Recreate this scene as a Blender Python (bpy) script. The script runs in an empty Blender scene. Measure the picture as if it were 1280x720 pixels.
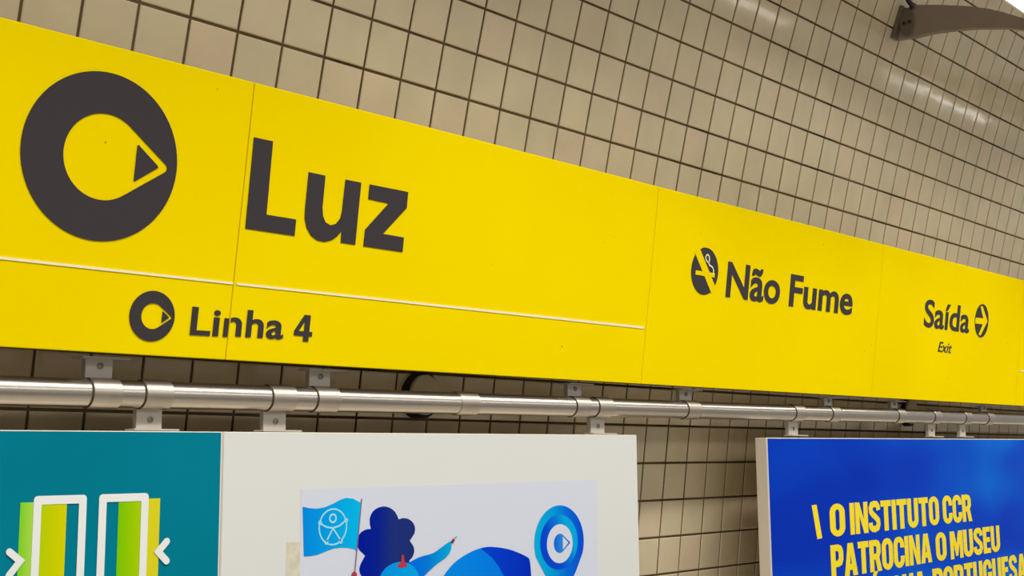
import bpy, bmesh, math, random
from mathutils import Vector, Matrix
import numpy as np
random.seed(7); rng = np.random.RandomState(5)
SC = bpy.context.scene
COL = SC.collection
T = 0.1                      # one wall tile with its joint is 10 cm; lengths below are in tiles
Z0 = 1.70                    # height of the zero line of the wall above the platform, metres
def W(X, n, z):              # X along the wall, n out from the wall, z up -> world metres
    return Vector((X*T, -n*T, z*T + Z0))

# ------------------------------------------------------------------ camera
cam_d = bpy.data.cameras.new('camera'); cam = bpy.data.objects.new('camera', cam_d); COL.objects.link(cam)
cam_d.lens = 43.4213; cam_d.sensor_width = 36; cam_d.clip_start = 0.02
_r = Vector((0.67521825, -0.73757650, -0.00782405)); _d = Vector((0.09674805, 0.09907409, -0.99036566)); _f = Vector((0.73124560, 0.66795601, 0.13825572))
CAM = W(-13.6285, 19.5219, -0.8897)
m = Matrix((_r, -_d, -_f)).transposed().to_4x4(); m.translation = CAM
cam.matrix_world = m; SC.camera = cam
# ------------------------------------------------------------------ view + world
SC.view_settings.view_transform = 'Standard'; SC.view_settings.look = 'None'
SC.view_settings.exposure = 0.0; SC.view_settings.gamma = 1.0; SC.view_settings.use_curve_mapping = False
wd = bpy.data.worlds.new('world'); SC.world = wd; wd.use_nodes = True
wd.node_tree.nodes['Background'].inputs[0].default_value = (1.0, 0.965, 0.905, 1)
WORLD = 0.33; wd.node_tree.nodes['Background'].inputs[1].default_value = WORLD
TUBE = 13.0                  # brightness of the tube lights
# platform lights farther out from the wall (ceiling rows over the platform), plus an added fill strip
def area(name, X, n, z, lx, ly, power, col=(1, .965, .905), aim=None):
    L = bpy.data.lights.new(name, 'AREA'); L.shape = 'RECTANGLE'; L.size = lx; L.size_y = ly; L.energy = power; L.color = col
    o = bpy.data.objects.new(name, L); COL.objects.link(o); o.location = W(X, n, z)
    a = (aim if aim else W(X, n, z-10)) - o.location
    o.rotation_euler = (math.atan2(a.y, -a.z), 0, 0); return o
area('platform_light', 5, 42, 16, 9.0, .35, 30, aim=W(5, 5, -2))
_t = area('added_fill_strip', 18, 11.2, 13.0, 9.5, .16, 95, aim=W(18, 10.2, 3)); _t.data.spread = math.radians(124)  # added unseen strip, brightens signs, boards and lower tiles; spread spares upper wall
area('platform_light', 70, 42, 16, 5.0, .35, 15, aim=W(70, 5, -2))

# ------------------------------------------------------------------ materials
MATS = {}
def mat(name, rgb, rough=.5, metal=0., spec=.5, emit=0.):
    if name in MATS: return MATS[name]
    m = bpy.data.materials.new(name); m.use_nodes = True; b = m.node_tree.nodes['Principled BSDF']
    c = tuple(srgb(v) for v in rgb) + (1,)
    b.inputs['Base Color'].default_value = c; b.inputs['Roughness'].default_value = rough
    b.inputs['Metallic'].default_value = metal; b.inputs['Specular IOR Level'].default_value = spec
    if emit: b.inputs['Emission Color'].default_value = c; b.inputs['Emission Strength'].default_value = emit
    MATS[name] = m; return m
def srgb(v):
    v /= 255.; return v/12.92 if v <= .04045 else ((v+.055)/1.055)**2.4
def nt(m): return m.node_tree, m.node_tree.nodes['Principled BSDF']
def N(t, kind, **kw):
    n = t.nodes.new(kind)
    for k, v in kw.items():
        if k in n.inputs: n.inputs[k].default_value = v
        else: setattr(n, k, v)
    return n
def noise_tint(m, scale, lo, hi, detail=4, bump=0., bscale=None, aniso=None):
    """multiply base colour by a noise between lo and hi; optional bump"""
    t, b = nt(m); c = b.inputs['Base Color'].default_value[:]
    tc = N(t, 'ShaderNodeTexCoord'); src = tc.outputs['Object']
    if aniso:
        mp = N(t, 'ShaderNodeMapping'); mp.inputs['Scale'].default_value = aniso; t.links.new(src, mp.inputs[0]); src = mp.outputs[0]
    n = N(t, 'ShaderNodeTexNoise', Scale=scale, Detail=detail); t.links.new(src, n.inputs['Vector'])
    r = N(t, 'ShaderNodeMapRange'); r.inputs[1].default_value = .3; r.inputs[2].default_value = .7; r.inputs[3].default_value = lo; r.inputs[4].default_value = hi
    t.links.new(n.outputs[0], r.inputs[0])
    x = N(t, 'ShaderNodeMix', data_type='RGBA', blend_type='MULTIPLY'); x.inputs[0].default_value = 1; x.inputs[6].default_value = c
    t.links.new(r.outputs[0], x.inputs[7]); t.links.new(x.outputs[2], b.inputs['Base Color'])
    if bump:
        n2 = N(t, 'ShaderNodeTexNoise', Scale=bscale or scale, Detail=2); t.links.new(src, n2.inputs['Vector'])
        bp = N(t, 'ShaderNodeBump', Strength=bump, Distance=.002); t.links.new(n2.outputs[0], bp.inputs['Height']); t.links.new(bp.outputs[0], b.inputs['Normal'])
    return m
def grad(name, stops, axis='X', rough=.4, rot=0., spec=.04):
    """a printed colour run across the object's own bounds"""
    m = mat(name, (128, 128, 128), rough, spec=spec); t, b = nt(m)
    tc = N(t, 'ShaderNodeTexCoord'); mp = N(t, 'ShaderNodeMapping'); mp.inputs['Rotation'].default_value = (0, rot, 0)
    sx = N(t, 'ShaderNodeSeparateXYZ'); cr = N(t, 'ShaderNodeValToRGB')
    t.links.new(tc.outputs['Generated'], mp.inputs[0]); t.links.new(mp.outputs[0], sx.inputs[0]); t.links.new(sx.outputs[axis], cr.inputs[0])
    e = cr.color_ramp.elements
    for i, (p, c) in enumerate(stops):
        q = e[i] if i < 2 else e.new(p)
        q.position = p; q.color = tuple(srgb(v) for v in c) + (1,)
    t.links.new(cr.outputs[0], b.inputs['Base Color']); return m

def tile_mat(name, per_object):
    m = mat(name, (180, 165, 132), .11, spec=.45); t, b = nt(m)
    if per_object: rnd = N(t, 'ShaderNodeObjectInfo').outputs['Random']
    else: rnd = N(t, 'ShaderNodeNewGeometry').outputs['Random Per Island']
    cr = N(t, 'ShaderNodeValToRGB'); e = cr.color_ramp.elements
    cols = [(0, (207, 191, 158)), (.3, (203, 190, 157)), (.55, (208, 189, 158)), (.8, (203, 191, 157)), (1, (211, 194, 160))]
    for i, (p, c) in enumerate(cols):
        q = e[i] if i < 2 else e.new(p)
        q.position = p; q.color = tuple(srgb(v) for v in c) + (1,)
    t.links.new(rnd, cr.inputs[0])
    g = N(t, 'ShaderNodeNewGeometry')
    n = N(t, 'ShaderNodeTexNoise', Scale=9.0, Detail=5.0); t.links.new(g.outputs['Position'], n.inputs['Vector'])
    r = N(t, 'ShaderNodeMapRange'); r.inputs[1].default_value = .3; r.inputs[2].default_value = .7; r.inputs[3].default_value = .93; r.inputs[4].default_value = 1.05
    t.links.new(n.outputs[0], r.inputs[0])
    x = N(t, 'ShaderNodeMix', data_type='RGBA', blend_type='MULTIPLY'); x.inputs[0].default_value = 1
    t.links.new(cr.outputs[0], x.inputs[6]); t.links.new(r.outputs[0], x.inputs[7]); t.links.new(x.outputs[2], b.inputs['Base Color'])
    n2 = N(t, 'ShaderNodeTexNoise', Scale=14.0, Detail=1.0); t.links.new(g.outputs['Position'], n2.inputs['Vector'])
    bp = N(t, 'ShaderNodeBump', Strength=.22, Distance=.004); t.links.new(n2.outputs[0], bp.inputs['Height']); t.links.new(bp.outputs[0], b.inputs['Normal'])
    return m
M_TILE = tile_mat('glazed_tile', True); M_TILE2 = tile_mat('glazed_tile_rest', False)
M_GROUT = mat('grout', (118, 100, 76), .9, spec=.1)
def grout_nodes():
    t, b = nt(M_GROUT); g = N(t, 'ShaderNodeNewGeometry')
    n = N(t, 'ShaderNodeTexNoise', Scale=2.6, Detail=6.0, Roughness=.65); t.links.new(g.outputs['Position'], n.inputs['Vector'])
    cr = N(t, 'ShaderNodeValToRGB'); e = cr.color_ramp.elements
    for i, (p, c) in enumerate([(.34, (48, 36, 26)), (.46, (88, 70, 50)), (.66, (112, 92, 68))]):
        q = e[i] if i < 2 else e.new(p)
        q.position = p; q.color = tuple(srgb(v) for v in c) + (1,)
    t.links.new(n.outputs[0], cr.inputs[0]); t.links.new(cr.outputs[0], b.inputs['Base Color'])
grout_nodes()
M_YEL = mat('yellow_acrylic', (247, 219, 0), .5, spec=0.)
def yel_nodes():
    t, b = nt(M_YEL); g = N(t, 'ShaderNodeNewGeometry')
    n = N(t, 'ShaderNodeTexNoise', Scale=1.3, Detail=2.0); t.links.new(g.outputs['Position'], n.inputs['Vector'])
    cr = N(t, 'ShaderNodeValToRGB'); e = cr.color_ramp.elements
    for i, (p, c) in enumerate([(.3, (236, 206, 0)), (.7, (244, 217, 0))]):
        e[i].position = p; e[i].color = tuple(srgb(v) for v in c) + (1,)
    t.links.new(n.outputs[0], cr.inputs[0])
    # few small specks of dirt
    v = N(t, 'ShaderNodeTexNoise', Scale=55.0, Detail=1.0); t.links.new(g.outputs['Position'], v.inputs['Vector'])
    c2 = N(t, 'ShaderNodeValToRGB'); c2.color_ramp.elements[0].position = .80; c2.color_ramp.elements[0].color = (1, 1, 1, 1)
    c2.color_ramp.elements[1].position = .84; c2.color_ramp.elements[1].color = (.55, .5, .5, 1); t.links.new(v.outputs[0], c2.inputs[0])
    x = N(t, 'ShaderNodeMix', data_type='RGBA', blend_type='MULTIPLY'); x.inputs[0].default_value = 1
    t.links.new(cr.outputs[0], x.inputs[6]); t.links.new(c2.outputs[0], x.inputs[7]); t.links.new(x.outputs[2], b.inputs['Base Color'])
yel_nodes()
M_INK = mat('charcoal_vinyl', (60, 56, 58), .55, spec=.1)
M_YINK = mat('yellow_vinyl', (240, 211, 0), .5, spec=0.)
M_PALE = mat('pale_vinyl', (244, 236, 196), .45, spec=.2)
M_RAIL = mat('dark_aluminium', (70, 60, 48), .6, spec=.3)
M_STEEL = noise_tint(mat('brushed_steel', (205, 196, 184), .27, metal=1.), 6, .9, 1.05, aniso=(.5, 12, 12), bump=.05)
M_CLAMP = noise_tint(mat('clamp_steel', (200, 190, 176), .36, metal=1.), 30, .92, 1.04, bump=.05)
M_BRK = mat('bracket_zinc', (196, 188, 176), .5, metal=.35)
M_SCREW = mat('screw_steel', (150, 142, 130), .4, metal=.8)
M_FLDARK = mat('flange_black', (28, 22, 16), .6, spec=.3)
M_FLFACE = mat('flange_face', (205, 192, 158), .5, metal=.2)
M_WHITE = noise_tint(mat('white_laminate', (212, 214, 211), .4, spec=.35), 1.2, .975, 1.01)
M_CREAM = mat('cream_edge', (226, 214, 194), .5)
M_TEAL = noise_tint(mat('teal_print', (0, 118, 140), .4, spec=.04), 3, .94, 1.04)
M_PAPER = mat('white_poster_paper', (203, 209, 223), .45)
M_RESID = noise_tint(mat('tape_residue', (206, 200, 180), .7), 60, .86, 1.06, detail=6)
M_PRW = mat('printed_white', (224, 228, 226), .35)
M_ARM = noise_tint(mat('arm_grey_paint', (142, 128, 116), .45, spec=.4), 8, .94, 1.04)
M_ARMD = mat('arm_dark_plate', (104, 95, 76), .5)
M_BLACK = mat('black_cable', (20, 16, 14), .5)
M_HOUSE = mat('fixture_housing', (190, 176, 160), .5)
M_LAMP = mat('lit_diffuser', (255, 247, 235), .4); nt(M_LAMP)[1].inputs['Emission Color'].default_value = (1, .965, .905, 1); nt(M_LAMP)[1].inputs['Emission Strength'].default_value = TUBE
M_FLOOR = noise_tint(mat('granite_floor', (176, 170, 160), .35), 40, .85, 1.08)
M_CEIL = mat('ceiling_paint', (190, 180, 160), .8)

# ------------------------------------------------------------------ object helpers
def link(name, me, material=None, parent=None):
    o = bpy.data.objects.new(name, me); COL.objects.link(o)
    if material and me is not None:
        me.materials.append(material)
    if parent: o.parent = parent; o.matrix_parent_inverse = parent.matrix_world.inverted()
    return o
def thing(name, label, cat, loc, group=None):
    o = bpy.data.objects.new(name, None); COL.objects.link(o); o.location = loc; o.empty_display_size = .05
    o['label'] = label; o['category'] = cat
    if group: o['group'] = group
    bpy.context.view_layer.update(); return o
def copy_tree(o, parent=None, dx=0.):
    c = o.copy(); COL.objects.link(c)
    if parent: c.parent = parent; c.matrix_parent_inverse = o.matrix_parent_inverse.copy()
    else: c.location.x += dx
    for ch in list(o.children): copy_tree(ch, c)
    return c
def bm_obj(name, bm, material, parent=None, smooth=False):
    me = bpy.data.meshes.new(name); bmesh.ops.recalc_face_normals(bm, faces=bm.faces)
    if smooth:
        for f in bm.faces: f.smooth = True
    bm.to_mesh(me); bm.free(); o = link(name, me, material, parent)
    if smooth: 
        try: me.set_sharp_from_angle(angle=math.radians(40))
        except Exception: pass
    return o
def box(bm, P, x0, x1, u0, u1, w0, w1, bev=0.):
    """box in a plane frame: P(X,u,w) -> world"""
    vs = [bm.verts.new(P(x, u, w)) for x in (x0, x1) for u in (u0, u1) for w in (w0, w1)]
    fs = [(0,1,3,2),(4,6,7,5),(0,4,5,1),(2,3,7,6),(0,2,6,4),(1,5,7,3)]
    F = [bm.faces.new([vs[i] for i in f]) for f in fs]
    if bev:
        es = list({e for f in F for e in f.edges}); bmesh.ops.bevel(bm, geom=es, offset=bev*T, segments=2, affect='EDGES', profile=.6)
PHI = .14
def SP(X, u, w=0.):          # sign face frame: leans out over the platform like the wall
    return W(X, 1.8 + u*math.sin(PHI) + w*math.cos(PHI), .8 + u*math.cos(PHI) - w*math.sin(PHI))
def BP(X, u, w=0.): return W(X, 1.6 + w, u)      # display board face frame, vertical
def flat(name, loops, P, material, parent, w0=0.004, w1=.014, clip=None):
    """flat print / cut vinyl from closed outlines (holes by even-odd), a millimetre thick"""
    cu = bpy.data.curves.new(name, 'CURVE'); cu.dimensions = '2D'; cu.fill_mode = 'BOTH'
    for lp in loops:
        s = cu.splines.new('POLY'); s.points.add(len(lp)-1); s.use_cyclic_u = True
        for p, q in zip(s.points, lp): p.co = (q[0], q[1], 0, 1)
    return curve_to(name, cu, P, material, parent, w0, w1, clip)
def curve_to(name, cu, P, material, parent, w0, w1, clip=None, fit=None):
    cu.extrude = .5
    tmp = bpy.data.objects.new('tmp', cu); COL.objects.link(tmp)
    dg = bpy.context.evaluated_depsgraph_get(); dg.update()
    me = bpy.data.meshes.new_from_object(tmp.evaluated_get(dg)); bpy.data.objects.remove(tmp)
    bm = bmesh.new(); bm.from_mesh(me); bpy.data.meshes.remove(me)
    bmesh.ops.remove_doubles(bm, verts=bm.verts, dist=1e-5)
    if fit: fit(bm)
    if clip is not None:
        bmesh.ops.bisect_plane(bm, geom=bm.verts[:]+bm.edges[:]+bm.faces[:], plane_co=(clip[0], 0, 0), plane_no=(clip[1], 0, 0), clear_outer=True)
    for v in bm.verts:
        w = w1 if v.co.z > 0 else w0
        v.co = P(v.co.x, v.co.y, w)
    me = bpy.data.meshes.new(name); bm.to_mesh(me); bm.free()
    return link(name, me, material, parent)
def cap_h(offset):
    return _ext('H', offset)
_cache = {}
def _ext(body, offset, space=1.):
    k = (body, offset, space)
    if k in _cache: return _cache[k]
    cu = bpy.data.curves.new('t', 'FONT'); cu.body = body; cu.offset = offset; cu.space_character = space
    o = bpy.data.objects.new('tmp', cu); COL.objects.link(o); dg = bpy.context.evaluated_depsgraph_get(); dg.update()
    me = bpy.data.meshes.new_from_object(o.evaluated_get(dg)); bpy.data.objects.remove(o)
    xs = [v.co.x for v in me.vertices]; ys = [v.co.y for v in me.vertices]; r = (min(xs), max(xs), min(ys), max(ys))
    _cache[k] = r; return r
def text(name, body, x0, x1, base, cap, P, material, parent, offset=.0, space=1., w0=.004, w1=.014, clip=None, base2=None, cap2=None, shear=0.):
    """lettering from x0 to x1, baseline and cap line given (optionally running to base2/cap2 at x1)"""
    e = _ext(body, offset, space); h = _ext('H', offset)
    cu = bpy.data.curves.new(name, 'FONT'); cu.body = body; cu.offset = offset; cu.space_character = space; cu.shear = shear
    cu.resolution_u = 6
    b2 = base if base2 is None else base2; c2 = cap if cap2 is None else cap2
    def fit(bm):
        for v in bm.verts:
            s = (v.co.x - e[0])/(e[1]-e[0]); q = (v.co.y - h[2])/(h[3]-h[2])
            bb = base + (b2-base)*s; cc = cap + (c2-cap)*s
            v.co.x = x0 + s*(x1-x0); v.co.y = bb + q*(cc-bb)
    return letters(curve_to(name, cu, P, material, parent, w0, w1, clip, fit), material, parent)
def letters(o, material, parent):
    """split a word into one object per letter (an accent stays with its letter)"""
    me = o.data; n = len(me.vertices); up = list(range(n))
    def find(i):
        while up[i] != i: up[i] = up[up[i]]; i = up[i]
        return i
    for e in me.edges: a, b = find(e.vertices[0]), find(e.vertices[1]); up[a] = b
    isl = {}
    for i in range(n): isl.setdefault(find(i), []).append(i)
    iv = sorted([min(me.vertices[i].co.x for i in v), max(me.vertices[i].co.x for i in v), v] for v in isl.values())
    gr = []
    for a, b, v in iv:
        if gr and a < gr[-1][1]-.001: gr[-1][1] = max(gr[-1][1], b); gr[-1][2] = gr[-1][2]+v
        else: gr.append([a, b, v])
    own = {i: k for k, g_ in enumerate(gr) for i in g_[2]}
    for k, g_ in enumerate(gr):
        idx = {i: j for j, i in enumerate(g_[2])}
        m2 = bpy.data.meshes.new('letter'); m2.from_pydata([tuple(me.vertices[i].co) for i in g_[2]], [], [[idx[i] for i in p.vertices] for p in me.polygons if own[p.vertices[0]] == k]); m2.update()
        link('letter', m2, material, parent)
    bpy.data.objects.remove(o)
def arc(cx, cy, r, a0=0, a1=2*math.pi, n=64, ry=None, full=True):
    ry = r if ry is None else ry; k = n if full else n-1
    return [(cx+r*math.cos(a0+(a1-a0)*i/k), cy+ry*math.sin(a0+(a1-a0)*i/k)) for i in range(n)]
def stroke(pts, w, caps=True):
    """outline of a thick polyline with rounded ends"""
    P = [Vector(p) for p in pts]; L = []; R = []
    for i, p in enumerate(P):
        if i == 0: d = (P[1]-p).normalized()
        elif i == len(P)-1: d = (p-P[i-1]).normalized()
        else: d = ((P[i+1]-p).normalized()+(p-P[i-1]).normalized()).normalized()
        k = 1.
        if 0 < i < len(P)-1:
            k = 1/max(.35, abs(d.dot((P[i+1]-p).normalized())))
        nn = Vector((-d.y, d.x))*w/2*k; L.append(p+nn); R.append(p-nn)
    out = [tuple(v) for v in L]
    if caps:
        d = (P[-1]-P[-2]).normalized(); a = math.atan2(d.y, d.x)
        out += [(P[-1].x+w/2*math.cos(a+math.pi/2-math.pi*i/7), P[-1].y+w/2*math.sin(a+math.pi/2-math.pi*i/7)) for i in range(1, 7)]
    out += [tuple(v) for v in reversed(R)]
    if caps:
        d = (P[0]-P[1]).normalized(); a = math.atan2(d.y, d.x)
        out += [(P[0].x+w/2*math.cos(a+math.pi/2-math.pi*i/7), P[0].y+w/2*math.sin(a+math.pi/2-math.pi*i/7)) for i in range(1, 7)]
    return out
def smooth_loop(pts, k=4):
    """closed Catmull-Rom through the points"""
    n = len(pts); out = []
    for i in range(n):
        p0, p1, p2, p3 = (Vector(pts[(i+j) % n]) for j in (-1, 0, 1, 2))
        for s in range(k):
            t = s/k
            out.append(tuple(.5*((2*p1)+(p2-p0)*t+(2*p0-5*p1+4*p2-p3)*t*t+(3*p1-p0-3*p2+p3)*t**3)))
    return out
def rrect(x0, x1, y0, y1, r):
    o = []
    for cx, cy, a in ((x1-r, y1-r, 0), (x0+r, y1-r, 90), (x0+r, y0+r, 180), (x1-r, y0+r, 270)):
        for i in range(5): t = math.radians(a+i*22.5); o.append((cx+r*math.cos(t), cy+r*math.sin(t)))
    return o

# ------------------------------------------------------------------ the tiled wall
def prof(s):
    k = np.linspace(0, s, 41); a = .14387 + .00886*k + .000688*k*k
    trapz = getattr(np, 'trapz', None) or np.trapezoid
    return float(trapz(np.sin(a), k)), float(trapz(np.cos(a), k)), .14387 + .00886*s + .000688*s*s
PR = {h/2.: prof(h/2.) for h in range(-40, 80)}
X0, X1, S0, S1 = -17, 62, -17, 20
bm = bmesh.new()             # mortar bed behind the tiles
ringf, ringb = [], []
for s in range(S0, S1+1):
    n, z, a = PR[float(s)]
    ringf.append([bm.verts.new(W(X, n-.035*math.cos(a), z+.035*math.sin(a))) for X in (X0, X1)])
    ringb.append([bm.verts.new(W(X, n-2*math.cos(a), z+2*math.sin(a))) for X in (X0, X1)])
for i in range(S1-S0):
    bm.faces.new((ringf[i][0], ringf[i][1], ringf[i+1][1], ringf[i+1][0])); bm.faces.new((ringb[i][0], ringb[i+1][0], ringb[i+1][1], ringb[i][1]))
    bm.faces.new((ringf[i][0], ringf[i+1][0], ringb[i+1][0], ringb[i][0])); bm.faces.new((ringf[i][1], ringb[i][1], ringb[i+1][1], ringf[i+1][1]))
for i in (0, -1): bm.faces.new((ringf[i][0], ringf[i][1], ringb[i][1], ringb[i][0]))
wall = bm_obj('wall_back', bm, M_GROUT); wall['kind'] = 'structure'
# one tile, in its own frame: x along, y down into the wall, z up the wall
g = .028; hw = .5-g; c = .022
tv = [(-hw,.03), (hw,.03)]
V = []
for (q, d) in ((hw, .03), (hw, c*.6), (hw-c, 0.)):
    V += [(-q, d, -q), (q, d, -q), (q, d, q), (-q, d, q)]
F = [(8, 9, 10, 11)]
for r in (0, 4):
    for i in range(4): j = (i+1) % 4; F.append((r+i, r+j, r+4+j, r+4+i))
TV = np.array(V, float); TV = np.array([(x, y, z) for x, y, z in V])*T
tile_me = bpy.data.meshes.new('tile'); tile_me.from_pydata([tuple(v) for v in TV], [], F); tile_me.materials.append(M_TILE); tile_me.update()
def project(p):
    q = Vector(p)-CAM; z = q.dot(_f)
    if z <= .05: return None
    return 640+1543.9*q.dot(_r)/z, 360+1543.9*q.dot(_d)/z
def hidden(p):               # behind the signs or the boards, as seen from the photo's side of the platform
    d = (Vector(p)-CAM)
    t = -(((CAM-SP(0, 0)).dot(Vector((0, -math.cos(PHI), -math.sin(PHI)))))/d.dot(Vector((0, -math.cos(PHI), -math.sin(PHI)))))
    h = CAM+d*t; u = (h-SP(0, 0)).dot(Vector((0, -math.sin(PHI), math.cos(PHI))))/T
    if .08 < u < 4.85: return True
    t = (-1.6*T-CAM.y)/d.y; h = CAM+d*t; u = (h.z-Z0)/T; X = h.x/T
    return u < -.36 and (X < 10.38 or X > 16.32)
def tile_matrix(X, s):
    n, z, a = PR[s+.5]
    ux = Vector((1, 0, 0)); uz = Vector((0, -math.sin(a), math.cos(a))); uy = ux.cross(uz)*-1   # into the wall
    uy = Vector((0, math.cos(a), math.sin(a)))
    R = Matrix((ux, uy, uz)).transposed()
    e = rng.normal(0, .0022, 2); R = R @ Matrix.Rotation(e[0], 3, 'X') @ Matrix.Rotation(e[1], 3, 'Z')
    m = R.to_4x4(); m.translation = W(X+.5, n, z) + uy*(rng.rand()*.0004); return m
cand, rest = [], []
for s in range(S0, S1):
    for X in range(X0, X1):
        mt = tile_matrix(X, s); cs = [mt @ Vector((x*T, 0, y*T)) for x, y in ((-.47, -.47), (.47, -.47), (.47, .47), (-.47, .47))]
        pj = [project(p) for p in cs]; ar = 0
        if all(pj) and any(-2 < p[0] < 1282 and -2 < p[1] < 722 and not hidden(q) for p, q in zip(pj, cs)):
            vis = sum((0 < p[0] < 1280 and 0 < p[1] < 720 and not hidden(q)) for p, q in zip(pj, cs))/4.
            ar = abs(sum(pj[i][0]*pj[(i+1) % 4][1]-pj[(i+1) % 4][0]*pj[i][1] for i in range(4)))/2*(.3+.7*vis)
        cand.append((ar, mt))
cand.sort(key=lambda k: -k[0])
for ar, mt in cand[:300]:
    o = bpy.data.objects.new('tile', tile_me); COL.objects.link(o); o.parent = wall; o.matrix_world = mt
allv, allf = [], []
for ar, mt in cand[300:]:
    A = np.array(mt); b0 = len(allv); allv += [tuple(v) for v in (TV @ A[:3, :3].T + A[:3, 3])]; allf += [tuple(i+b0 for i in f) for f in F]
me = bpy.data.meshes.new('distant_tiles'); me.from_pydata(allv, [], allf); me.update()
o = link('distant_tiles', me, M_TILE2, wall); o['kind'] = 'stuff'

# floor and the vault that carries on above the tiles
zf = -Z0/T
bm = bmesh.new(); box(bm, W, X0-20, X1+20, -3, 70, zf-1, zf)
def WF(X, u, w): return W(X, u, w)
bm.free(); bm = bmesh.new(); box(bm, lambda X, u, w: W(X, u, w), X0-20, X1+20, -3, 70, zf-1, zf)
o = bm_obj('floor', bm, M_FLOOR); o['kind'] = 'structure'
bm = bmesh.new(); prev = None
for s in np.arange(S1, 37.1, 1.):
    n, z, a = PR[float(s)]
    cur = [bm.verts.new(W(X, n-d*math.cos(a), z+d*math.sin(a))) for X in (X0, X1) for d in (0, 1.2)]
    if prev:
        for i, j in ((0, 1), (1, 3), (3, 2), (2, 0)): bm.faces.new((prev[i], prev[j], cur[j], cur[i]))
    else: bm.faces.new((cur[0], cur[1], cur[3], cur[2]))
    prev = cur
bm.faces.new((prev[0], prev[1], prev[3], prev[2]))
o = bm_obj('ceiling', bm, M_CEIL); o['kind'] = 'structure'

# ------------------------------------------------------------------ yellow sign boxes
DR = .0053
def sign_box(x0, x1, label):
    r = thing('sign_panel', label, 'sign', SP((x0+x1)/2, .1, -.5), 'yellow sign panels in one row on the tiled wall')
    PD = lambda X, u, w: SP(X, u+DR*(X+5.5), w)
    bm = bmesh.new(); box(bm, PD, x0+.008, x1-.008, .02, 4.79, -.4, 0, bev=.015); bm_obj('face_panel', bm, M_YEL, r)
    bm = bmesh.new(); box(bm, PD, x0+.02, x1-.02, .002, .018, -.37, -.03); bm_obj('bottom_rail', bm, M_RAIL, r)
    return r
J0, J1, J2, J3 = -1.46, 10.31, 22.22, 34.0
s1 = sign_box(-13.3, J0, 'yellow sign panel with big ring emblem above the small ring emblem')
s2 = sign_box(J0, J1, 'yellow sign panel with large dark lettering Luz')
s3 = sign_box(J1, J2, 'yellow sign panel with no smoking symbol and words Não Fume')
s4 = sign_box(J2, J3, 'yellow sign panel with Saída, Exit and arrow in circle')
s5 = sign_box(J3, 45.8, 'blank yellow sign panel with pale line end, at right edge of photo')
def emblem(cx, cy, R, parent):
    # dark ring whose hole is a drop pointing along the platform, small wedge inside the point
    ri = .512*R; hx, hy = cx+.02*R, cy
    tipx, tipy = cx+.865*R, cy
    d = tipx-hx; al = math.acos(ri/ (d+.06*R))
    hole = [(hx+ri*math.cos(t), hy+ri*math.sin(t)) for t in np.linspace(al, 2*math.pi-al, 60)]
    rt = .06*R; tx = tipx-rt
    hole += [(tx+rt*math.cos(t), tipy+rt*math.sin(t)) for t in np.linspace(-al, al, 8)]
    flat('ring_emblem', [arc(cx, cy, R, n=96), hole], SP, M_INK, parent)
    flat('wedge', [[(cx+.435*R, cy+.212*R), (cx+.45*R, cy+.222*R), (cx+.735*R, cy+.015*R), (cx+.745*R, cy), (cx+.735*R, cy-.015*R), (cx+.45*R, cy-.222*R), (cx+.435*R, cy-.212*R)]], SP, M_INK, parent)
emblem(-4.10, 3.06, 1.312, s1)
emblem(-2.94, .668, .408, s1)
text('lettering', 'Linha', -2.215, -.325, .415, .885, SP, M_INK, s1, offset=.02, space=1.05, clip=(J0-.02, 1), base2=.45, cap2=.92)
text('lettering', 'Linha', -2.215, -.325, .435, .905, SP, M_INK, s2, offset=.02, space=1.05, clip=(J0+.02, -1), base2=.465, cap2=.935)
_f4 = lambda L: [(-.09+x*.402/.74, .46+y*.475) for x, y in L]
flat('letter', [_f4([(.36, 1), (.61, 1), (.61, .38), (.74, .38), (.74, .20), (.61, .20), (.61, 0), (.39, 0), (.39, .20), (0, .20), (0, .37)]), _f4([(.395, .38), (.395, .76), (.18, .38)])], SP, M_INK, s2)
flat('pale_line', [[(-13.2, 1.24), (J0-.02, 1.325), (J0-.02, 1.365), (-13.2, 1.28)]], SP, M_PALE, s1)
flat('pale_line', [[(J0+.06, 1.325), (10.2, 1.42), (10.2, 1.475), (J0+.06, 1.365)]], SP, M_PALE, s2)
flat('pale_line', [[(J3+.25, 1.53), (45.5, 1.60), (45.5, 1.66), (J3+.25, 1.585)]], SP, M_PALE, s5)
LUZ = [[(-1.366, 3.879), (-0.966, 3.882), (-0.944, 2.6), (-0.302, 2.604), (-0.3, 2.309), (-1.346, 2.302)],
 [(-0.133, 3.48), (0.247, 3.479), (0.254, 2.889), (0.285, 2.747), (0.356, 2.643), (0.476, 2.604), (0.596, 2.644), (0.686, 2.754), (0.71, 2.889), (0.717, 3.484), (1.093, 3.488), (1.099, 2.322), (0.755, 2.32), (0.748, 2.533), (0.646, 2.414), (0.532, 2.334), (0.373, 2.285), (0.209, 2.294), (0.059, 2.362), (-0.048, 2.476), (-0.117, 2.643), (-0.13, 2.833)],
 [(1.302, 3.488), (2.277, 3.495), (2.282, 3.184), (1.746, 2.613), (2.284, 2.61), (2.285, 2.327), (1.298, 2.32), (1.301, 2.632), (1.816, 3.201), (1.303, 3.209)]]
for L_ in LUZ: flat('letter', [L_], SP, M_INK, s2)
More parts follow.
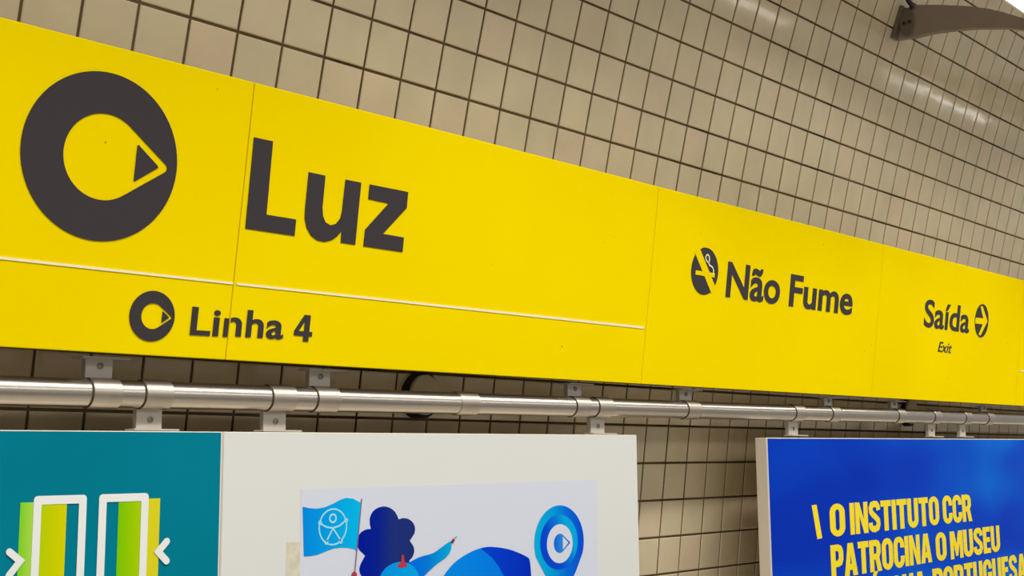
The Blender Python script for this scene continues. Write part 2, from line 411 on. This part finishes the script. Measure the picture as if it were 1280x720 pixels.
# no-smoking symbol, words
cx, cy, R = 12.56, 3.06, .60
flat('round_symbol', [arc(cx, cy, R, n=64)], SP, M_INK, s3)
flat('slash', [[(12.04, 3.47), (12.21, 3.63), (13.10, 2.69), (12.93, 2.53)]], SP, M_YINK, s3, .014, .02)
flat('cigarette', [[(12.14, 3.04), (13.0, 3.055), (13.0, 2.945), (12.14, 2.93)]], SP, M_YINK, s3, .0205, .022)
flat('smoke_line', [stroke([(12.62, 3.30), (12.55, 3.35), (12.52, 3.41), (12.55, 3.47), (12.61, 3.49), (12.67, 3.45), (12.70, 3.38), (12.67, 3.29), (12.72, 3.23), (12.80, 3.215), (12.87, 3.19), (12.92, 3.13), (12.93, 3.02)], .036)], SP, M_PALE, s3, .023, .026)
text('lettering', 'Não', 13.60, 16.28, 2.50, 3.43, SP, M_INK, s3, offset=.022, base2=2.53, cap2=3.46)
text('lettering', 'Fume', 16.80, 20.50, 2.535, 3.44, SP, M_INK, s3, offset=.022, base2=2.575, cap2=3.48)
text('lettering', 'Saída', 25.50, 29.18, 2.61, 3.52, SP, M_INK, s4, offset=.016, base2=2.65, cap2=3.56)
cx, cy = 30.235, 3.17
flat('round_symbol', [arc(cx, cy, .60, n=64)], SP, M_INK, s4)
flat('arrow', [[(29.66, 3.24), (30.33, 3.265), (30.02, 3.66), (30.18, 3.70), (30.73, 3.19), (30.20, 2.63), (30.02, 2.66), (30.33, 3.05), (29.66, 3.03)]], SP, M_YINK, s4, .014, .02)
text('lettering', 'Exit', 26.76, 27.80, 1.86, 2.20, SP, M_INK, s4, offset=.006, shear=.25)

# ------------------------------------------------------------------ steel pipe with clamps
RP = .225
def pz(X): return .215 + .0084*(X+4)      # the pipe climbs a touch along the wall
NP = 1.4
pipe = thing('steel_pipe', 'long brushed steel pipe running between yellow signs and display boards', 'pipe', W(-2, NP, pz(-2)))
def tube(name, x0, x1, r, material, parent, n=40, r_in=None, ends=True, bev=.0):
    bm = bmesh.new(); rings = []
    xs = [(x0, r-bev), (x0+bev, r), (x1-bev, r), (x1, r-bev)] if bev else [(x0, r), (x1, r)]
    for X, q in xs:
        rings.append([bm.verts.new(W(X, NP+q*math.cos(t), pz(X)+q*math.sin(t))) for t in [2*math.pi*i/n for i in range(n)]])
    for a, b in zip(rings, rings[1:]):
        for i in range(n): bm.faces.new((a[i], a[(i+1) % n], b[(i+1) % n], b[i]))
    if ends: bm.faces.new(rings[0]); bm.faces.new(rings[-1])
    return bm_obj(name, bm, material, parent, smooth=True)
cuts = [-16, -2.45, 4.7, 12.8, 28, 46]
tube('pipe_tube', -16, 46, RP, M_STEEL, pipe)
UP = [(-3.76, -3.29), (.70, 1.19), (8.14, 8.63), (12.59, 13.12), (20.14, 20.62), (24.57, 25.06), (32.0, 32.5)]
LO = [(-2.83, -2.36), (-.31, .18), (8.96, 9.47), (17.98, 18.5), (27.33, 27.85), (29.94, 30.45)]
def NW(X, n, z): return W(X, n, z)
def bracket(x0, x1, up):
    xm = (x0+x1)/2; zc = pz(xm)
    cl = tube('clamp', x0-.01+.02, x1+.04, RP+.022, M_CLAMP, pipe, bev=.008)
    ztop = (.8+(.0+DR*(xm+5.5))*math.cos(PHI)-.022) if up else (-.375+.005*(xm+5))
    bm = bmesh.new()
    if up:
        box(bm, NW, x0, x1, NP-.18, NP-.06, zc+RP-.06, ztop, bev=.006)
        box(bm, NW, x0-.16, x1+.2, NP-.2, NP+.16, ztop-.025, ztop)
        zs = zc+RP+(ztop-zc-RP)*.62
    else:
        box(bm, NW, x0, x1, NP-.18, NP-.06, ztop, zc-RP+.06, bev=.006)
        box(bm, NW, x0-.16, x1+.2, NP-.13, NP+.16, ztop, ztop+.03)
        zs = ztop+(zc-RP-ztop)*.5
    br = bm_obj('bracket', bm, M_BRK, cl)
    se = tube('clamp_seam', x0-.012, x0+.012, RP+.016, M_RAIL, cl)
    bm = bmesh.new()
    for i, (r, d) in enumerate(((.055, .0), (.055, .018), (.03, .026), (.022, .012))):
        ring = [bm.verts.new(W(xm+.02+r*math.cos(t), NP-.062+d, zs+r*math.sin(t))) for t in [2*math.pi*k/14 for k in range(14)]]
        if i:
            for k in range(14): bm.faces.new((prev_[k], prev_[(k+1) % 14], ring[(k+1) % 14], ring[k]))
        prev_ = ring
    bm.faces.new(prev_); bm_obj('screw', bm, M_SCREW, cl)
for a, b in UP: bracket(a, b, True)
for a, b in LO: bracket(a, b, False)
# plain couplings, and wall mounts: flange on the tiles, stem out to the pipe
for xa, xb in ((4.43, 4.98), ): tube('coupling', xa, xb, RP+.022, M_CLAMP, pipe, bev=.008)
for X in (4.63, 28.35, -7.3):
    zc = .515 if X < 10 else .70
    zc = zc if X > 0 else .42
    def disc(name, r, n0, n1, material, z, bev=.02, k=40):
        bm = bmesh.new(); rr = []
        for n_, q in ((n0, r), (n1-bev, r), (n1, r-bev)):
            rr.append([bm.verts.new(W(X+q*math.cos(t), n_, z+q*math.sin(t))) for t in [2*math.pi*i/k for i in range(k)]])
        for a_, b_ in zip(rr, rr[1:]):
            for i in range(k): bm.faces.new((a_[i], a_[(i+1) % k], b_[(i+1) % k], b_[i]))
        bm.faces.new(rr[0]); bm.faces.new(rr[-1]); return bm_obj(name, bm, material, pipe, smooth=True)
    disc('wall_flange', .50, -.0, .27, M_FLDARK, zc)
    disc('flange_cap', .43, .265, .36, M_FLFACE, zc)
    disc('mount_stem', .13, .35, NP-.1, M_STEEL, pz(X), k=24)

# ------------------------------------------------------------------ display boards below the pipe
def board(x0, x1, top, label, depth=.36, bot=-13., edge=M_CREAM, face=M_WHITE):
    r = thing('display_board', label, 'board', BP((x0+x1)/2, bot, -depth/2))
    PD = lambda X, u, w: BP(X, u + .005*(X+5), w)
    bm = bmesh.new(); box(bm, PD, x0, x1, bot, top, -depth, -.012, bev=.015); bm_obj('board_body', bm, edge, r)
    bm = bmesh.new(); box(bm, PD, x0+.012, x1-.012, bot+.02, top-.012, -.014, 0.); bm_obj('board_face', bm, face, r)
    return r
b1 = board(-13.1, -1.33, -.385, 'teal display board with green and yellow door pictogram')
b2 = board(-1.32, 10.38, -.385, 'white display board holding the blue illustrated poster')
b3 = board(16.31, 46., -.43, 'deep blue display board with yellow capital lettering')
PD1 = lambda X, u, w=0: BP(X, u+.005*(X+5), w)
bm = bmesh.new(); box(bm, PD1, -13.0, -1.375, -12.8, -.40, .0, .008); bm_obj('teal_print', bm, M_TEAL, b1)
blue = grad('blue_print', [(0, (10, 112, 205)), (.35, (0, 88, 200)), (.62, (0, 82, 205)), (.80, (0, 62, 192)), (1, (0, 72, 205))], axis='Z', rough=.4, spec=.03)
def blue_nodes():
    t, b = nt(blue); t.links.remove(b.inputs['Base Color'].links[0]); g = N(t, 'ShaderNodeTexCoord')
    mp = N(t, 'ShaderNodeMapping'); mp.inputs['Scale'].default_value = (1.1, 1, 2.2); mp.inputs['Location'].default_value = (.35, 0, .15)
    t.links.new(g.outputs['Object'], mp.inputs[0])
    n = N(t, 'ShaderNodeTexNoise', Scale=1.4, Detail=1.5); t.links.new(mp.outputs[0], n.inputs['Vector'])
    cr = [x for x in t.nodes if x.type == 'VALTORGB'][0]
    c2 = N(t, 'ShaderNodeValToRGB'); e = c2.color_ramp.elements
    for i, (p, c) in enumerate([(.34, (0, 46, 172)), (.5, (0, 60, 186)), (.70, (0, 96, 204))]):
        q = e[i] if i < 2 else e.new(p)
        q.position = p; q.color = tuple(srgb(v) for v in c) + (1,)
    t.links.new(n.outputs[0], c2.inputs[0]); t.links.new(c2.outputs[0], b.inputs['Base Color'])
blue_nodes()
bm = bmesh.new(); box(bm, PD1, 16.36, 45.9, -12.8, -.455, .0, .008); bm_obj('blue_print', bm, blue, b3)
# teal board pictogram: two door leaves between arrow heads
BW = .012; BT = .02
lime = grad('print_lime', [(0, (120, 200, 30)), (1, (165, 208, 75))]); olive = grad('print_olive', [(0, (176, 198, 0)), (1, (204, 200, 0))])
green = grad('print_green', [(0, (116, 190, 0)), (1, (164, 198, 0))]); gold = mat('print_gold', (210, 202, 0), .35)
UB = -7.5
flat('door_band', [[(-4.855, -1.452), (-4.64, -1.452), (-4.64, UB), (-4.855, UB)]], BP, lime, b1, BW-.004, BT-.006)
flat('door_band', [[(-4.53, -1.48), (-4.123, -1.48), (-4.123, UB), (-4.53, UB)]], BP, olive, b1, BW-.004, BT-.006)
flat('door_band', [[(-3.25, -1.48), (-2.84, -1.48), (-2.84, UB), (-3.25, UB)]], BP, green, b1, BW-.004, BT-.006)
flat('door_band', [[(-2.75, -1.452), (-2.514, -1.452), (-2.514, UB), (-2.75, UB)]], BP, gold, b1, BW-.004, BT-.006)
flat('door_outline', [rrect(-4.652, -3.80, UB-.1, -1.362, .06), rrect(-4.53, -3.925, UB+.05, -1.492, .01)], BP, M_PRW, b1, BW+.003, BT)
flat('door_outline', [rrect(-3.592, -2.728, UB-.1, -1.362, .06), rrect(-3.462, -2.855, UB+.05, -1.486, .01)], BP, M_PRW, b1, BW+.003, BT)
flat('arrow_head', [stroke([(-4.995, -2.16), (-4.825, -2.30), (-4.985, -2.50)], .105)], BP, M_PRW, b1, BT+.001, BT+.006)
flat('arrow_head', [stroke([(-2.375, -2.145), (-2.525, -2.30), (-2.37, -2.455)], .115)], BP, M_PRW, b1, BT+.001, BT+.006)
# white board: tape residue and the taped-on poster
flat('tape_residue', [[(.05, -2.29), (.40, -2.30), (.40, -3.6), (.03, -3.55)]], BP, M_RESID, b2, .002, .006)
poster = thing('poster', 'illustrated poster with flag, dark blue cloud hair and ring pin on white board', 'poster', BP(4.6, -6.5, .02))
flat('paper_sheet', [[(.345, -1.375), (8.80, -1.345), (8.79, -10.), (.36, -10.)]], BP, M_PAPER, poster, .003, .010)
PW = (.011, .014)
def pr(name, lp, m, k=0, parent=None): return flat(name, lp, BP, m, parent or poster, .0105+.0035*k, .0125+.0035*k)
flagm = grad('print_flag', [(0, (0, 132, 222)), (.5, (0, 156, 226)), (1, (0, 178, 230))])
pr('printed_flag', [[(0.377, -1.68), (0.509, -1.708), (0.692, -1.726), (0.875, -1.708), (1.06, -1.654), (1.248, -1.582), (1.39, -1.55), (1.551, -1.571), (1.74, -1.655), (1.70, -2.10), (1.655, -2.54), (1.601, -2.498), (1.451, -2.461), (1.292, -2.445), (1.104, -2.451), (0.919, -2.495), (0.736, -2.543), (0.555, -2.556), (0.421, -2.553)]], flagm, 1)
M_LBL = mat('print_pale_blue', (150, 215, 240), .4)
pr('flag_emblem', [arc(1.075, -2.065, .335, n=48), arc(1.075, -2.065, .305, n=48)], M_LBL, 2)
pr('flag_emblem', [arc(1.072, -1.912, .09, n=32), arc(1.072, -1.912, .055, n=32)], M_LBL, 2)
for p in ((.772, -1.983), (1.38, -1.962), (.923, -2.336), (1.259, -2.335)): pr('flag_emblem', [arc(p[0], p[1], .045, n=20), arc(p[0], p[1], .018, n=16)], M_LBL, 3)
pr('flag_emblem', [stroke([(.79, -2.0), (.93, -2.065), (1.073, -2.086), (1.22, -2.055), (1.36, -1.975)], .032)], M_LBL, 2)
pr('flag_emblem', [stroke([(.93, -2.31), (1.073, -2.09), (1.25, -2.31)], .032)], M_LBL, 3)
M_PRED = mat('print_red', (170, 45, 65), .4); M_PGREY = mat('print_mauve', (130, 90, 130), .4)
pr('flag_pole', [stroke([(1.755, -1.575), (1.595, -2.98)], .022, False)], M_PGREY, 3)
pr('printed_hand', [smooth_loop([(1.53, -2.93), (1.60, -2.90), (1.65, -2.96), (1.62, -3.1), (1.52, -3.08)])], M_PRED, 4)
CLOUD = [(3.085, -2.532), (3.102, -2.58), (3.103, -2.628), (3.091, -2.674), (3.065, -2.717), (3.026, -2.754), (2.975, -2.783), (2.98, -2.84), (2.99, -2.908), (2.98, -2.973), (2.953, -3.033), (2.91, -3.086), (2.853, -3.13), (2.786, -3.165), (2.709, -3.188), (2.627, -3.199), (2.541, -3.198), (2.456, -3.185), (2.374, -3.161), (2.298, -3.125), (2.231, -3.079), (2.162, -3.062), (2.07, -3.09), (1.98, -3.092), (1.897, -3.073), (1.825, -3.039), (1.767, -2.99), (1.729, -2.931), (1.716, -2.861), (1.742, -2.782), (1.80, -2.70), (1.855, -2.615), (1.793, -2.574), (1.74, -2.539), (1.699, -2.499), (1.67, -2.454), (1.653, -2.407), (1.648, -2.359), (1.656, -2.313), (1.676, -2.269), (1.707, -2.23), (1.749, -2.196), (1.801, -2.17), (1.86, -2.152), (1.925, -2.143), (1.994, -2.146), (1.967, -2.052), (1.96, -1.954), (1.989, -1.88), (2.04, -1.821), (2.108, -1.778), (2.187, -1.75), (2.273, -1.738), (2.362, -1.742), (2.45, -1.762), (2.531, -1.799), (2.601, -1.852), (2.654, -1.922), (2.692, -1.994), (2.788, -1.975), (2.879, -1.98), (2.96, -2.003), (3.03, -2.04), (3.083, -2.089), (3.117, -2.147), (3.127, -2.211), (3.108, -2.279), (3.046, -2.348), (2.985, -2.409), (3.01, -2.445), (3.055, -2.486)]
CLOUD = CLOUD[:29]+[(1.742, -2.782), (1.80, -2.70), (1.855, -2.63)]+CLOUD[32:]
pr('printed_hair', [CLOUD], grad('print_navy', [(0, (0, 22, 150)), (.35, (4, 30, 140)), (.6, (26, 46, 120)), (1, (28, 44, 112))]), 1)
HEAD = arc(2.705, -3.175, .525, n=40, ry=.377)
pr('printed_arm', [smooth_loop([(2.885, -2.873), (2.989, -2.817), (3.271, -2.734), (3.595, -2.689), (3.814, -2.598), (3.962, -2.528), (4.093, -2.483), (4.119, -2.537), (4.093, -2.666), (3.962, -2.789), (3.668, -2.925), (3.362, -3.109), (3.132, -3.243), (3.025, -3.034)])],
   grad('print_arm', [(0, (0, 100, 225)), (.45, (0, 115, 215)), (1, (0, 165, 215))]), 2)
pr('printed_head', [HEAD], grad('print_head', [(0, (0, 140, 225)), (1, (0, 160, 230))]), 3)
pr('printed_horn', [[(2.637, -2.894), (2.695, -2.831), (2.753, -2.79), (2.766, -2.678), (2.795, -2.665), (2.821, -2.681), (2.843, -2.79), (2.885, -2.836), (2.927, -2.896), (2.781, -2.912)]], M_PRED, 4)
pr('printed_hand', [[(4.086, -2.504), (4.149, -2.434), (4.206, -2.455), (4.157, -2.523)]], mat('print_maroon', (96, 22, 45), .4), 4)
pr('printed_pen', [stroke([(4.168, -2.448), (4.25, -2.395)], .016)], M_PGREY, 5)
pr('printed_dome', [smooth_loop([(3.746, -3.30), (3.897, -3.147), (4.166, -2.93), (4.479, -2.787), (4.839, -2.685), (5.165, -2.65), (5.496, -2.68), (5.834, -2.741), (6.177, -2.847), (6.43, -2.95), (6.48, -3.05), (6.512, -3.335), (6.525, -3.629), (6.4, -5.2), (3.9, -5.2), (3.6, -3.8)], 3)],
   grad('print_sky_blue', [(0, (0, 135, 225)), (1, (0, 105, 225))]), 1)
pr('printed_dome', [[(4.96, -2.669), (5.165, -2.655), (5.496, -2.684), (5.834, -2.745), (6.177, -2.851), (6.42, -2.955), (6.475, -3.06), (6.507, -3.335), (6.52, -3.629), (6.4, -5.1), (6.1, -5.1), (5.90, -3.8), (5.825, -3.573), (5.659, -3.274), (5.493, -3.058), (5.287, -2.863)]], grad('print_royal', [(0, (0, 62, 205)), (1, (0, 40, 180))]), 2)
# ring pin
px, py = 7.46, -2.68
def pin(rx, ry, dy, kx): 
    top = [(px+rx*math.cos(t), py+dy+ry*math.sin(t)) for t in np.linspace(-.25, math.pi+.25, 50)]
    return top
drop = [(px+.84*math.cos(t), py+.80*math.sin(t)) for t in np.linspace(-.35, math.pi+.35, 56)] + [(6.93, -3.30), (7.15, -3.62), (7.44, -4.1), (7.78, -3.62), (8.02, -3.32)]
pr('printed_pin', [drop], grad('print_pin_outer', [(0, (0, 168, 220)), (.35, (0, 150, 215)), (.65, (0, 100, 215)), (1, (0, 70, 205))]), 1)
pr('printed_pin', [arc(7.445, -2.672, .635, n=48, ry=.59)], grad('print_pin_mid', [(0, (0, 60, 205)), (.5, (0, 70, 205)), (.8, (0, 115, 215)), (1, (0, 160, 220))], rot=.5), 2)
pr('printed_pin', [arc(7.462, -2.708, .435, n=48, ry=.42)], M_PAPER, 3)
t_ = .75
pr('pin_emblem', [[(7.46+.205*math.cos(t), -2.70+.207*math.sin(t)) for t in np.linspace(t_, 2*math.pi-t_, 40)] + [(7.80, -2.715), (7.81, -2.70), (7.80, -2.69)]], grad('print_pin_emblem', [(0, (0, 95, 215)), (.5, (40, 130, 215)), (1, (0, 90, 190))]), 4)
pr('pin_emblem', [[(7.555, -2.56), (7.745, -2.70), (7.555, -2.84)]], M_PAPER, 5)
# blue board lettering
M_YP = mat('print_yellow', (238, 214, 10), .4, spec=.3)
flat('lettering', [[(18.632, -2.232), (18.907, -2.216), (19.162, -3.179), (18.875, -3.193)]], BP, M_YP, b3, .008, .014)
# heavy condensed capitals, drawn on a unit cap height
def qarc(cx, cy, rx, ry, a0, a1, n=7): return [(cx+rx*math.cos(math.radians(a0+(a1-a0)*i/(n-1))), cy+ry*math.sin(math.radians(a0+(a1-a0)*i/(n-1)))) for i in range(n)]
_w, _s, _h = .62, .225, .18
_out_t = qarc(_w/2, .72, _w/2, .29, 0, 180, 13); _out_b = qarc(_w/2, .28, _w/2, .29, 180, 360, 13)
_in_t = qarc(_w/2, .72, _w/2-_s, .11, 180, 0, 9); _in_b = qarc(_w/2, .28, _w/2-_s, .11, 360, 180, 9)
_spine = [(.52, .70), (.50, .82), (.42, .90), (.30, .91), (.18, .88), (.115, .78), (.13, .66), (.22, .57), (.36, .48), (.48, .38), (.50, .25), (.44, .13), (.30, .09), (.18, .11), (.10, .18), (.09, .31)]
GL = {
 'O': (.62, [_out_t+_out_b, _in_t+_in_b]),
 'I': (.225, [[(0, 0), (0, 1), (.225, 1), (.225, 0)]]),
 'Í': (.225, [[(0, 0), (0, 1), (.225, 1), (.225, 0)], [(.03, 1.06), (.12, 1.25), (.34, 1.25), (.19, 1.06)]]),
 'N': (.64, [[(0, 0), (0, 1), (.22, 1), (.43, .42), (.43, 1), (.64, 1), (.64, 0), (.42, 0), (.21, .58), (.21, 0)]]),
 'T': (.56, [[(0, 1), (.56, 1), (.56, .8), (.395, .8), (.395, 0), (.165, 0), (.165, .8), (0, .8)]]),
 'U': (.62, [[(0, 1)]+qarc(_w/2, .28, _w/2, .29, 180, 360, 13)+[(_w, 1), (_w-_s, 1)]+qarc(_w/2, .30, _w/2-_s, .12, 360, 180, 9)+[(_s, 1)]]),
 'C': (.60, [[(_w, .64)]+qarc(_w/2, .72, _w/2, .29, 0, 180, 13)+qarc(_w/2, .28, _w/2, .29, 180, 360, 13)+[(_w, .37), (_w-_s, .37)]+qarc(_w/2, .28, _w/2-_s, .11, 360, 180, 9)+qarc(_w/2, .72, _w/2-_s, .11, 180, 0, 9)+[(_w-_s, .64)]]),
 'G': (.62, [[(_w, .66)]+qarc(_w/2, .72, _w/2, .29, 0, 180, 13)+qarc(_w/2, .28, _w/2, .29, 180, 360, 13)+[(_w, .54), (.33, .54), (.33, .38), (_w-_s, .38)]+qarc(_w/2, .28, _w/2-_s, .11, 360, 180, 9)+qarc(_w/2, .72, _w/2-_s, .11, 180, 0, 9)+[(_w-_s, .66)]]),
 'S': (.60, [stroke(_spine, .20, False)]),
 'R': (.63, [[(0, 0), (0, 1), (.38, 1), (.54, .95), (.61, .82), (.61, .60), (.52, .44), (.65, 0), (.41, 0), (.31, .38), (.23, .38), (.23, 0)], [(.23, .81), (.34, .81), (.385, .76), (.385, .62), (.34, .56), (.23, .56)]]),
 'P': (.61, [[(0, 0), (0, 1), (.38, 1), (.54, .95), (.62, .80), (.62, .53), (.54, .38), (.38, .33), (.23, .33), (.23, 0)], [(.23, .81), (.34, .81), (.395, .74), (.395, .59), (.34, .52), (.23, .52)]]),
 'A': (.68, [[(0, 0), (.21, 1), (.47, 1), (.68, 0), (.44, 0), (.41, .18), (.27, .18), (.24, 0)], [(.30, .36), (.38, .36), (.34, .70)]]),
 'M': (.80, [[(0, 0), (0, 1), (.27, 1), (.40, .5), (.53, 1), (.80, 1), (.80, 0), (.59, 0), (.59, .55), (.46, .1), (.34, .1), (.21, .55), (.21, 0)]]),
 'E': (.50, [[(0, 0), (0, 1), (.5, 1), (.5, .81), (.23, .81), (.23, .6), (.46, .6), (.46, .42), (.23, .42), (.23, .19), (.5, .19), (.5, 0)]]),
 'D': (.63, [[(0, 0), (0, 1), (.34, 1), (.54, .93), (.63, .75), (.63, .25), (.54, .07), (.34, 0)], [(.23, .19), (.23, .81), (.33, .81), (.40, .72), (.40, .28), (.33, .19)]]),
 'L': (.49, [[(0, 0), (0, 1), (.23, 1), (.23, .19), (.48, .19), (.48, 0)]]),
}
def caps(body, x0, x1, base, cap, base2=None, cap2=None):
    b2 = base if base2 is None else base2; c2 = cap if cap2 is None else cap2
    tot = sum(GL[ch][0] for ch in body)+.045*(len(body)-1); x = 0.
    for ch in body:                                # each letter is a cut shape of its own
        lp = []
        for L in GL[ch][1]:
            q = []
            for px_, py_ in L:
                s_ = (x+px_)/tot; q.append((x0+s_*(x1-x0), base+(b2-base)*s_+py_*(cap+(c2-cap)*s_-base-(b2-base)*s_)))
            lp.append(q)
        flat('letter', lp, BP, M_YP, b3, .008, .014); x += GL[ch][0]+.045
caps('O', 19.66, 20.58, -3.17, -2.235)
caps('INSTITUTO', 20.89, 27.2, -3.17, -2.235, -3.13, -2.20)
caps('CCR', 27.5, 29.9, -3.13, -2.20)
caps('PATROCINA', 19.62, 26.46, -4.37, -3.41, -4.32, -3.38)
caps('O', 26.8, 27.63, -4.32, -3.40)
caps('MUSEU', 27.95, 32.3, -4.34, -3.41, -4.30, -3.38)
caps('DA', 19.60, 21.0, -5.54, -4.58)
caps('LÍNGUA', 21.45, 25.9, -5.54, -4.58, -5.52, -4.56)
caps('PORTUGUESA', 26.43, 34.7, -5.51, -4.55, -5.48, -4.52)

# ------------------------------------------------------------------ tube lights and their wall arms
def fixture(x0, x1, label):
    r = thing('tube_light', label, 'light', W((x0+x1)/2, 8.7, 11.9), 'tube lights hung along the wall')
    def ext(name, pts, xa, xb, material):
        bm = bmesh.new(); A = [bm.verts.new(W(xa, n, z)) for n, z in pts]; B = [bm.verts.new(W(xb, n, z)) for n, z in pts]
        for i in range(len(pts)): j = (i+1) % len(pts); bm.faces.new((A[i], A[j], B[j], B[i]))
        bm.faces.new(A); bm.faces.new(B); return bm_obj(name, bm, material, r)
    dif = [(8.7+.66*math.cos(t), 11.14+.12*math.sin(t)) for t in np.linspace(math.pi, 2*math.pi, 16)]
    ext('diffuser', dif, x0+.1, x1-.1, M_LAMP)
    hs = [(7.98, 11.12), (9.42, 11.12), (9.42, 11.5), (9.15, 11.8), (8.25, 11.8), (7.98, 11.5)]
    ext('housing', hs, x0+.05, x1-.05, M_HOUSE)
    for xa, xb in ((x0-.02, x0+.1), (x1-.1, x1+.02)): ext('end_cap', [(7.96, 11.06), (9.44, 11.06), (9.44, 11.52), (9.16, 11.83), (8.24, 11.83), (7.96, 11.52)], xa, xb, M_HOUSE)
    return r
fixture(12.0, 24.6, 'white lit tube light above the grey curved arm, in the top right corner')
fixture(33.6, 42.9, 'second lit tube light farther along the wall, beyond the right edge')
fixture(-12.0, .6, 'lit tube light above the ring emblem sign, beyond the top edge')
def wall_arm(X, label):
    n0, z0, a0 = PR[13.0]
    r = thing('lamp_arm', label, 'lamp bracket', W(X, n0, z0), 'curved grey arms carrying the tube lights')
    top = [(3.42, 13.20), (3.9, 13.20), (4.59, 13.0), (5.46, 12.73), (6.1, 12.48), (6.53, 12.27), (7.09, 11.86), (7.6, 11.62), (8.1, 11.58)]
    bot = [(3.16, 12.22), (3.69, 12.18), (4.3, 12.18), (4.93, 12.11), (5.6, 12.0), (6.14, 11.87), (6.6, 11.76), (7.07, 11.58), (7.6, 11.44), (8.1, 11.42)]
    bm = bmesh.new(); out = top + bot[::-1]
    for _ in range(1): pass
    A = [bm.verts.new(W(X-.02, n, z)) for n, z in out]; B = [bm.verts.new(W(X+.22, n, z)) for n, z in out]
    k = len(out)
    for i in range(k): bm.faces.new((A[i], A[(i+1) % k], B[(i+1) % k], B[i]))
    fa = bm.faces.new(A); fb = bm.faces.new(B)
    bmesh.ops.bevel(bm, geom=[e for e in set(fa.edges) | set(fb.edges)], offset=.006, segments=2, affect='EDGES', profile=.5)
    bm_obj('arm', bm, M_ARM, r)
    # mounting plate on the tiles, rounded end cover with two screws, supply cable
    bm = bmesh.new(); sa = math.sin(a0); ca = math.cos(a0)
    Pl = lambda x, u, w: W(X+x, n0+u*sa+w*ca, z0+u*ca-w*sa)
    A0 = [(-.12, -.62), (.68, -.62), (.68, .5), (-.12, .5)]
    box(bm, Pl, -.14, .34, -.30, .74, .0, .12, bev=.03); bm_obj('mounting_plate', bm, M_ARMD, r)
    pl = [(3.52+.26*math.cos(t)*(1.0), 12.70+.47*math.sin(t)) for t in np.linspace(0, 2*math.pi, 28)[:-1]]
    bm = bmesh.new(); A = [bm.verts.new(W(X-.025, n, z)) for n, z in pl]; B = [bm.verts.new(W(X-.07, 3.52+(n-3.52)*.9, 12.7+(z-12.7)*.93)) for n, z in pl]
    for i in range(len(pl)): j = (i+1) % len(pl); bm.faces.new((A[i], A[j], B[j], B[i]))
    bm.faces.new(A); bm.faces.new(B); cov = bm_obj('end_cover', bm, M_ARMD, r)
    for dn in (-.08, .10):
        bm = bmesh.new(); bmesh.ops.create_cone(bm, cap_ends=True, segments=12, radius1=.0055, radius2=.0045, depth=.003)
        bmesh.ops.rotate(bm, verts=bm.verts, matrix=Matrix.Rotation(math.pi/2, 3, 'Y')); bmesh.ops.translate(bm, verts=bm.verts, vec=W(X-.08, 3.52+dn, 12.68))
        bm_obj('screw', bm, M_BLACK, cov)
    cu = bpy.data.curves.new('cable', 'CURVE'); cu.dimensions = '3D'; cu.bevel_depth = .0065; s = cu.splines.new('BEZIER'); s.bezier_points.add(2)
    for b_, c_ in zip(s.bezier_points, ((X-.05, 3.75, 13.1), (X-.2, 3.62, 13.5), (X-.15, 3.75, 14.0))):
        b_.co = W(*c_); b_.handle_left_type = b_.handle_right_type = 'AUTO'
    tmp = bpy.data.objects.new('tmp', cu); COL.objects.link(tmp); dg = bpy.context.evaluated_depsgraph_get(); dg.update()
    me = bpy.data.meshes.new_from_object(tmp.evaluated_get(dg)); bpy.data.objects.remove(tmp); link('cable', me, M_BLACK, r)
    return r
arm = wall_arm(22.5, 'grey curved metal arm on the tiles below the lit tube, top right corner')
for X, lb in ((13.6, 'grey curved lamp arm above the Não Fume sign, beyond the top edge'), (35.5, 'grey curved lamp arm farthest along the wall, beyond the right edge'), (-1.0, 'grey curved lamp arm above the big ring emblem sign, beyond the top edge'), (41.5, 'grey curved lamp arm at the far end of the last tube light, out of frame')):
    c_ = copy_tree(arm, dx=(X-22.5)*T); c_['label'] = lb
